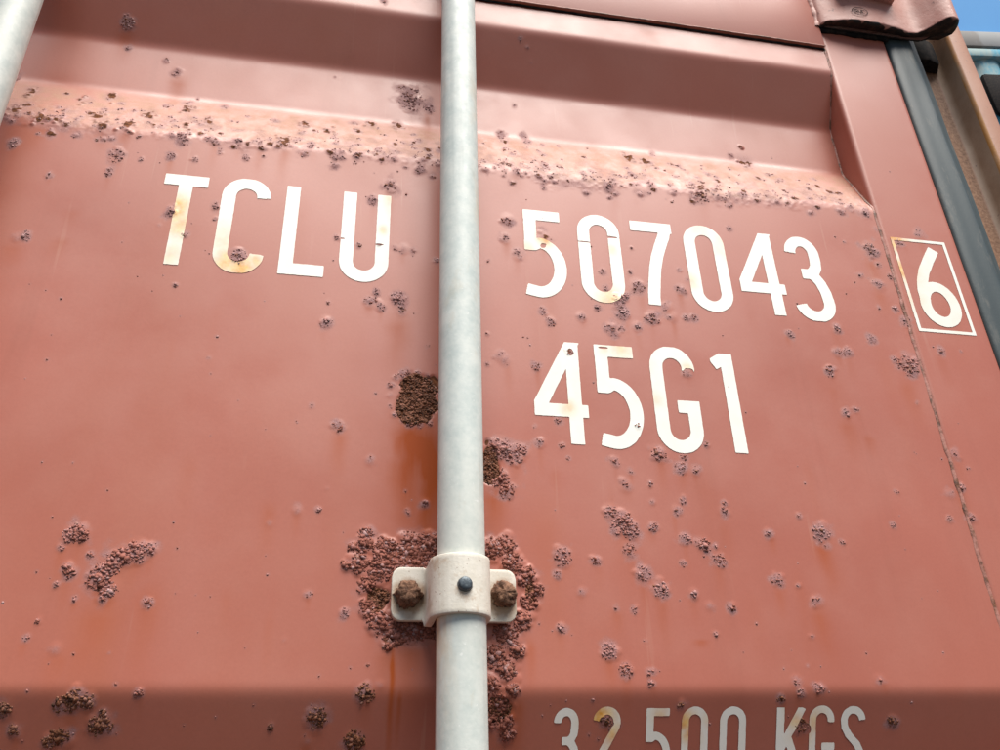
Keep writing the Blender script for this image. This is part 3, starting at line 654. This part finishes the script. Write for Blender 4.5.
# ------------------------------------------------------------------ lock rods, brackets
RY = -.037
def tube(name, x, y, r, z0, z1, m, parent, seg=40):
    zr = np.arange(z0, z1+.001, .02); an = np.linspace(0, 2*math.pi, seg+1); G = np.zeros((len(zr), seg+1, 3))
    for i, z in enumerate(zr):
        rr_ = r*(1+.012*(vnoise(an*0+z, an*0+x, .15, 61)-.5)); G[i, :, 0] = x+rr_*np.cos(an); G[i, :, 1] = y+rr_*np.sin(an); G[i, :, 2] = z
    return grid_obj(name, W(G), m, parent)
rod = tube('lock_rod', 0.001, RY, .0174, -1.98, .74, m_rod, root)
rod['label'] = 'galvanised lock rod running up between TCLU and 507043'
rod2 = tube('lock_rod', -.4115, RY, .0174, -1.98, .74, m_rod, root)
rod2['label'] = 'galvanised lock rod left of the letters TCLU'
def bracket(zc):
    rc = .0218; ya = -.0105
    # path over the rod: tab, riser with fillets, half round, riser, tab
    pts = [(-.0465, ya), (-.034, ya), (-.0248, ya), (-.0230, ya-.0014), (-.0222, ya-.004), (-.0219, ya-.012)]
    pts += [(rc*math.cos(math.pi-a), RY-rc*math.sin(a)) for a in np.linspace(.06, math.pi-.06, 19)]
    pts += [(-x, y) for x, y in pts[:6]][::-1]
    # resample
    p_ = np.array(pts); s_ = np.concatenate([[0], np.cumsum(np.hypot(*np.diff(p_, axis=0).T))]); t = np.linspace(0, s_[-1], 170)
    ex = np.concatenate([np.linspace(0, .010, 9)[:-1], t[(t > .010) & (t < s_[-1]-.010)], s_[-1]-np.linspace(0, .010, 9)[::-1][1:]]); ex[-1] = s_[-1]
    px_, py_ = np.interp(ex, s_, p_[:, 0]), np.interp(ex, s_, p_[:, 1])
    nrow = 15; G = np.zeros((nrow, len(ex), 3)); cr = .0075
    for i, e in enumerate(ex):
        d = min(e, s_[-1]-e); hz = .0195
        if d < cr: hz = .0195-cr+math.sqrt(max(cr*cr-(cr-d)**2, 0))
        coll = np.clip((.0238-abs(px_[i]))/.0012, 0, 1); coll = coll*coll*(3-2*coll); hz += .0014*coll
        G[:, i, 0] = px_[i]; G[:, i, 1] = py_[i]; G[:, i, 2] = np.linspace(-hz, hz, nrow)-.0034*coll
    br = grid_obj('rod_bracket', G, m_brk, root); br.location = L(0, 0, zc)
    so = br.modifiers.new('thickness', 'SOLIDIFY'); so.thickness = .0052; so.offset = -1
    be = br.modifiers.new('edge', 'BEVEL'); be.width = .0008; be.segments = 2; be.limit_method = 'ANGLE'; be.angle_limit = .8
    def knob(name, x, y, z, r, ln, m, lump, hexa, seed, cap=.5):
        an = np.linspace(0, 2*math.pi, 49); ts = [(.0, 1.12), (ln*.18, 1.08), (ln*.35, 1.05), (ln*.5, 1.02), (ln*.62, .99), (ln*.74, .95), (ln*.84, .88), (ln*.92, .78), (ln*.98, .62), (ln*1.02, .42), (ln*1.04, .2), (ln*1.04, .001)]
        G = np.zeros((len(ts), 49, 3))
        for i, (d, q) in enumerate(ts):
            for j, a in enumerate(an):
                hx = (math.cos(math.pi/6)/math.cos((a % (math.pi/3))-math.pi/6)) if hexa else 1
                nn = [float(vnoise(np.array([math.cos(a)*q*k_+d*90*k_]), np.array([math.sin(a)*q*k_+seed+d*40*k_]), 1.0, seed+k_))-.5 for k_ in (2, 5, 9)]
                nz_ = lump*(nn[0]*.7+nn[1]*.8+nn[2]*.6); rr_ = r*q*hx*(1+nz_*(1 if q > .3 else .3)); G[i, j] = (x+rr_*math.cos(a), y-d-r*nz_*.55*(q < .97), z+rr_*math.sin(a))
            G[i, -1] = G[i, 0]
        return grid_obj(name, G, m, br, flip=True)
    knob('bolt', -.0345, -.0100, -.001, .0098, .0120, m_rust, .36, True, 3)['label'] = 'heavily rusted hexagon bolt'
    knob('bolt', .0365, -.0100, .000, .0096, .0120, m_rust, .36, True, 8)['label'] = 'heavily rusted hexagon bolt'
    knob('rivet', .0005, RY-.0212, -.0052, .0048, .0040, m_rivet, .06, False, 5)['label'] = 'small blue grey rivet'
    me = extrude_z('back_plate', [(-.041, -.0005), (.041, -.0005), (.041, -.0068), (-.041, -.0068)], -.0155, .0165, m_rust, br, .001)
    return br
br1 = bracket(-.2808)
br1['label'] = 'cream painted saddle bracket over the rod with two rusted bolts'
for dx, dz in ((0, -1.05), (-.4115, 0), (-.4115, -1.05)): copy_tree(br1, root, dx, dz)
for o in root.children:
    if o.name.startswith('rod_bracket.') and 'label' in o: del o['label']

# ------------------------------------------------------------------ hinge side: gasket, corner post, hinge
def smooth_prof(pts, n=6):
    p_ = np.array(pts); out = []
    for i in range(len(p_)-1):
        p0, p1, p2, p3 = p_[max(i-1, 0)], p_[i], p_[i+1], p_[min(i+2, len(p_)-1)]
        for t in np.linspace(0, 1, n, endpoint=False):
            out.append(.5*((2*p1)+(-p0+p2)*t+(2*p0-5*p1+4*p2-p3)*t*t+(-p0+3*p1-3*p2+p3)*t**3))
    out.append(p_[-1]); return np.array(out)
def sweep(name, pts, z0, z1, m, attrs=None, dz=.02, wob=0.0, seed=1):
    p_ = np.asarray(pts); zr = np.arange(z0, z1+1e-6, dz); G = np.zeros((len(zr), len(p_), 3))
    G[:, :, 0] = p_[None, :, 0]; G[:, :, 1] = p_[None, :, 1]; G[:, :, 2] = zr[:, None]
    if wob: G[:, :, 0] += ((fbm(zr, zr*0, .09, seed, 3)-.5)*wob)[:, None]
    A = {k: np.repeat(np.asarray(v)[None], len(zr), 0) for k, v in (attrs or {}).items()}
    return grid_obj(name, W(G), m, root, A)
gas = sweep('door_gasket', smooth_prof([(.5525,.03),(.5525,.010),(.5535,.002),(.560,-.0012),(.572,-.0020),(.583,-.0028),(.5875,-.0015),(.590,.0025),(.596,.0068),(.603,.0095),(.6065,.0125),(.6065,.03)]), -1.9, .56, m_gas, wob=.0016, seed=5)
gas['label'] = 'dark blue grey rubber seal along the door edge'
pp = [(.585,.034),(.600,.0335),(.615,.0335),(.632,.0335),(.6440,.0335),(.6468,.0322),(.6478,.0305),(.6500,.0290),(.6505,.024),(.6502,.016),(.6498,.008),(.6499,.0052),(.6499,.0048),(.6500,.003),(.6512,.0006),(.6522,-.0001),(.6525,-.0003),(.6535,-.0006),(.660,-.0008),(.669,-.0004),(.6745,.0014),(.6795,.0055),(.6825,.012),(.6835,.03),(.6835,.16)]
pa = np.array(pp)
inner = ((pa[:, 0] > .6465) & (pa[:, 0] < .6507) & (pa[:, 1] > .002)).astype(float); reb = (pa[:, 0] < .6455).astype(float); edg = ((np.abs(pa[:, 0]-.651) < .0013) & (pa[:, 1] < .005)).astype(float)
post = sweep('corner_post', pp, -2.09, .79, m_post, {'inner': inner, 'rebate': reb, 'edge': edg}, dz=.015)
post['label'] = 'weathered brownish corner post with rusty rebate'
# hinge blade
HZ0, HZ1 = .436, .62
fr = smooth_prof([(.458,-.0015),(.4585,-.006),(.463,-.0115),(.476,-.0165),(.500,-.0205),(.525,-.0210),(.556,-.0185),(.580,-.0150),(.592,-.0180),(.602,-.0290),(.611,-.0400),(.620,-.0445),(.628,-.0425),(.6315,-.0355)], 5)
bk = np.array([(.631,-.028),(.624,-.023),(.615,-.019),(.606,-.010),(.596,-.0048),(.575,-.0040),(.54,-.0035),(.50,-.0030),(.462,-.0015)])
ring = np.concatenate([fr, bk]); zr = np.concatenate([np.linspace(0, .010, 8), np.linspace(.013, HZ1-HZ0, 30)])
G = np.zeros((len(zr)+1, len(ring)+1, 3)); rc = np.concatenate([ring, ring[:1]])
cen = np.stack([rc[:, 0], np.full(len(rc), -.006)], -1)
for i, z in enumerate(zr):
    e = max(0, 1-z/.0025); sh = 1-.22*e*e
    rag = (fbm(rc[:, 0], rc[:, 1]*0, .012, 51, 3)-.5)*.006*np.exp(-z/.006)*(rc[:, 1] < -.006)
    G[i+1, :, 0] = rc[:, 0]; G[i+1, :, 1] = rc[:, 1]+(-.004-rc[:, 1])*(1-sh)+(fbm(rc[:, 0], rc[:, 0]*0+z, .03, 57, 3)-.5)*.0022*(rc[:, 1] < -.006); G[i+1, :, 2] = HZ0+z+rag
G[0] = G[1]; G[0, :, 0] = .54+(G[1, :, 0]-.54)*.9; G[0, :, 1] = -.006+(G[1, :, 1]+.006)*.25; G[0, :, 2] = HZ0+.0015
gr = np.zeros(G.shape[:2]); gr[0] = 1
for i, z in enumerate(zr): gr[i+1] = np.clip(1.1-z/.0028+(fbm(rc[:, 0], rc[:, 0]*0+z, .010, 71, 3)-.5)*3.0*(z < .014), 0, 1)
hinge = grid_obj('hinge', W(G), m_hinge, root, {'grime': gr})
hinge['label'] = 'heavy painted hinge blade with a small oval maker stamp'
o = extrude_z('knuckle', [(.480+.605,-.017),(.565+.605,-.015),(.562+.605,-.040),(.484+.605,-.040)], .482+OZ, .60+OZ, m_hinge, hinge, .004, True)
extrude_z('hinge_gap_shade', [(.606+.605, .014), (.622+.605, .011), (.640+.605, .017), (.6490+.605, .033), (.606+.605, .033)], .427+OZ, .470+OZ, m_black, hinge, .004, True)  # near-black block put in for the shaded gap under the hinge
# ragged weld round the hinge foot
t = np.linspace(0, 1, 60)
bead('weld_seam', np.stack([.4575+.001*np.sin(t*9), np.full(60, -.0025), .437+.12*t], -1), .0050, 14, m_hinge, hinge, .9)
bead('weld_seam', np.stack([.459+.095*t, -.0012-.0006*t, np.full(60, .4352)], -1), .0032, 19, m_black, hinge, .9)
# oval stamp: raised rim and three small characters on the blade's face
sx_, sz_ = .5085, .4535
an = np.linspace(0, 2*math.pi, 33)
def hy(x, z): return float(np.interp(x, fr[:, 0], fr[:, 1]))
def strokes_mesh(name, paths, wd, m, parent, lift):
    V_, F_ = [], []
    for p_ in paths:
        for a, b_ in zip(p_[:-1], p_[1:]):
            a, b_ = np.array(a), np.array(b_); e = (b_-a)/max(np.linalg.norm(b_-a), 1e-9); n_ = np.array([-e[1], e[0]])*wd/2; k = len(V_)
            for q in (a-n_, b_-n_, b_+n_, a+n_): V_.append(L(q[0], hy(q[0], q[1])-lift, q[1]))
            F_.append((k, k+1, k+2, k+3))
    return mesh_obj(name, V_, F_, m, parent, False)
ov = [[(sx_+.0105*math.cos(a), sz_+.0068*math.sin(a)) for a in an]]
def chars():
    o_ = []
    for k, ch in enumerate(('R', 'U', 'C')):
        x = sx_-.0062+k*.0046; z = sz_-.0025; w_, h_ = .0032, .005
        o_ += {'R': [[(x, z), (x, z+h_), (x+w_, z+h_), (x+w_, z+h_*.5), (x, z+h_*.5)], [(x+w_*.4, z+h_*.5), (x+w_, z)]],
               'U': [[(x, z+h_), (x, z), (x+w_, z), (x+w_, z+h_)]], 'C': [[(x+w_, z+h_), (x, z+h_), (x, z), (x+w_, z)]]}[ch]
    return o_
strokes_mesh('maker_stamp', ov+chars(), .0009, m_black, hinge, .0016)

# ------------------------------------------------------------------ rest of the container
HL = -1.21
def mx(x): return HL-x
xs = np.linspace(mx(.461), mx(-.512), 12); zs = np.arange(-1.8, .402, .006); XX, ZZ = np.meshgrid(xs, zs)
grid_obj('door_panel', W(np.stack([XX, prof(ZZ), ZZ], -1)), m_plain, root)
stile('door_stile', mx(-.5125), mx(-.602), False); stile('door_stile', mx(.552), mx(.4612), False)
box('door_rail', mx(.4605)+.605, mx(-.5115)+.605, -.0045, .05, .4022+OZ, .56+OZ, m_plain, root)
box('door_rail', mx(.4605)+.605, mx(-.5115)+.605, -.003, .05, -1.9+OZ, -1.80+OZ, m_plain, root)
p2 = [(mx(x), y) for x, y in pp][::-1]
sweep('corner_post', p2, -2.09, .79, m_post, {'inner': inner[::-1], 'rebate': reb[::-1], 'edge': edg[::-1]}, dz=.015)
for x in (mx(0), mx(-.4115)):
    o = rod.copy(); link(o, root); o.location.x = x; del o['label']
    for dz in (0, -1.05): copy_tree(br1, root, x, dz)
for o in root.children:
    if o.name.startswith('rod_bracket.') and 'label' in o: del o['label']
XL, XR = mx(.6835)+.605, .6835+.605
box('header_beam', XL+.004, XR-.004, .004, .14, .585+OZ, 2.894, m_plain, root, .004)
box('sill_beam', XL+.004, XR-.004, .004, .14, .0, .17, m_plain, root, .004)
yy = np.arange(.14, 12.0, .035); saw = .018*np.clip(1.6*np.sin(yy*2*math.pi/.28), -1, 1)
for s_, x in ((-1, XL), (1, XR)):
    G = np.zeros((2, len(yy), 3)); G[:, :, 1] = yy; G[0, :, 2] = .0; G[1, :, 2] = 2.89; G[:, :, 0] = x-s_*(.03+saw)
    grid_obj('side_wall', G, m_plain, root)
G = np.zeros((2, 2, 3)); G[:, :, 0] = (XL+.01, XR-.01); G[0, :, 1] = .1; G[1, :, 1] = 12; G[:, :, 2] = 2.886
grid_obj('roof', G, m_plain, root)

# ------------------------------------------------------------------ stacked containers standing beyond the corner post
def far_container(z0, m, rail, label, vent=False, hgt=2.9, amp=1.0):
    r_ = bpy.data.objects.new('stacked_container', None); link(r_); r_.location = (2.55, 2.42, z0); r_.rotation_euler.z = math.radians(-7.0)
    r_['label'] = label; r_['category'] = 'shipping container'; r_['group'] = 'containers stacked beyond the corner post'
    Lc, Wc = 6.06, 2.4
    xx = np.arange(.16, Lc-.16, .02); saw = amp*np.clip(.018*1.7*np.sin(xx*2*math.pi/.275), -.018, .018)
    for y, sg in ((.05, 1), (Wc-.05, -1)):
        G = np.zeros((2, len(xx), 3)); G[:, :, 0] = xx; G[:, :, 1] = y+sg*saw; G[0, :, 2] = .13; G[1, :, 2] = hgt-.07
        grid_obj('side_wall', G, m, r_, flip=sg < 0)
        y0, y1 = (y-.05, y+.03) if sg > 0 else (y-.03, y+.05)
        box('bottom_rail', .18, Lc-.18, y0, y1, 0.005, .135, rail, r_, .006)
        box('top_rail', .18, Lc-.18, y0+.005, y1-.005, hgt-.075, hgt-.012, m, r_, .005)
    for x in (0, Lc-.16):
        for y in (0, Wc-.16):
            box('corner_post', x+.002, x+.158, y+.002, y+.158, .12, hgt-.12, m, r_, .006)
            for z in (0, hgt-.122): box('corner_casting', x-.002, x+.162, y-.002, y+.162, z, z+.122, rail, r_, .008)
    box('end_wall', .05, .09, .16, Wc-.16, .02, hgt-.02, m, r_); box('end_wall', Lc-.09, Lc-.05, .16, Wc-.16, .02, hgt-.02, m, r_)
    box('roof', .09, Lc-.09, .08, Wc-.08, hgt-.05, hgt-.03, m, r_)
    if vent:
        bm_x, bm_z = .93, 5.25-2.9
        v = box('vent_cover', bm_x, bm_x+.26, .005, .05, bm_z, bm_z+.33, m_black, r_, .03)
    return r_
far_container(0, m_green, m_green, 'dull green container at the foot of the stack, on the ground')
far_container(2.9, m_teal, m_teal, 'faded teal container in the middle of the stack, below the blue one', True)
far_container(5.8, m_blue, m_grey, 'sky blue container with grey bottom rail on top of the stack', amp=.0)
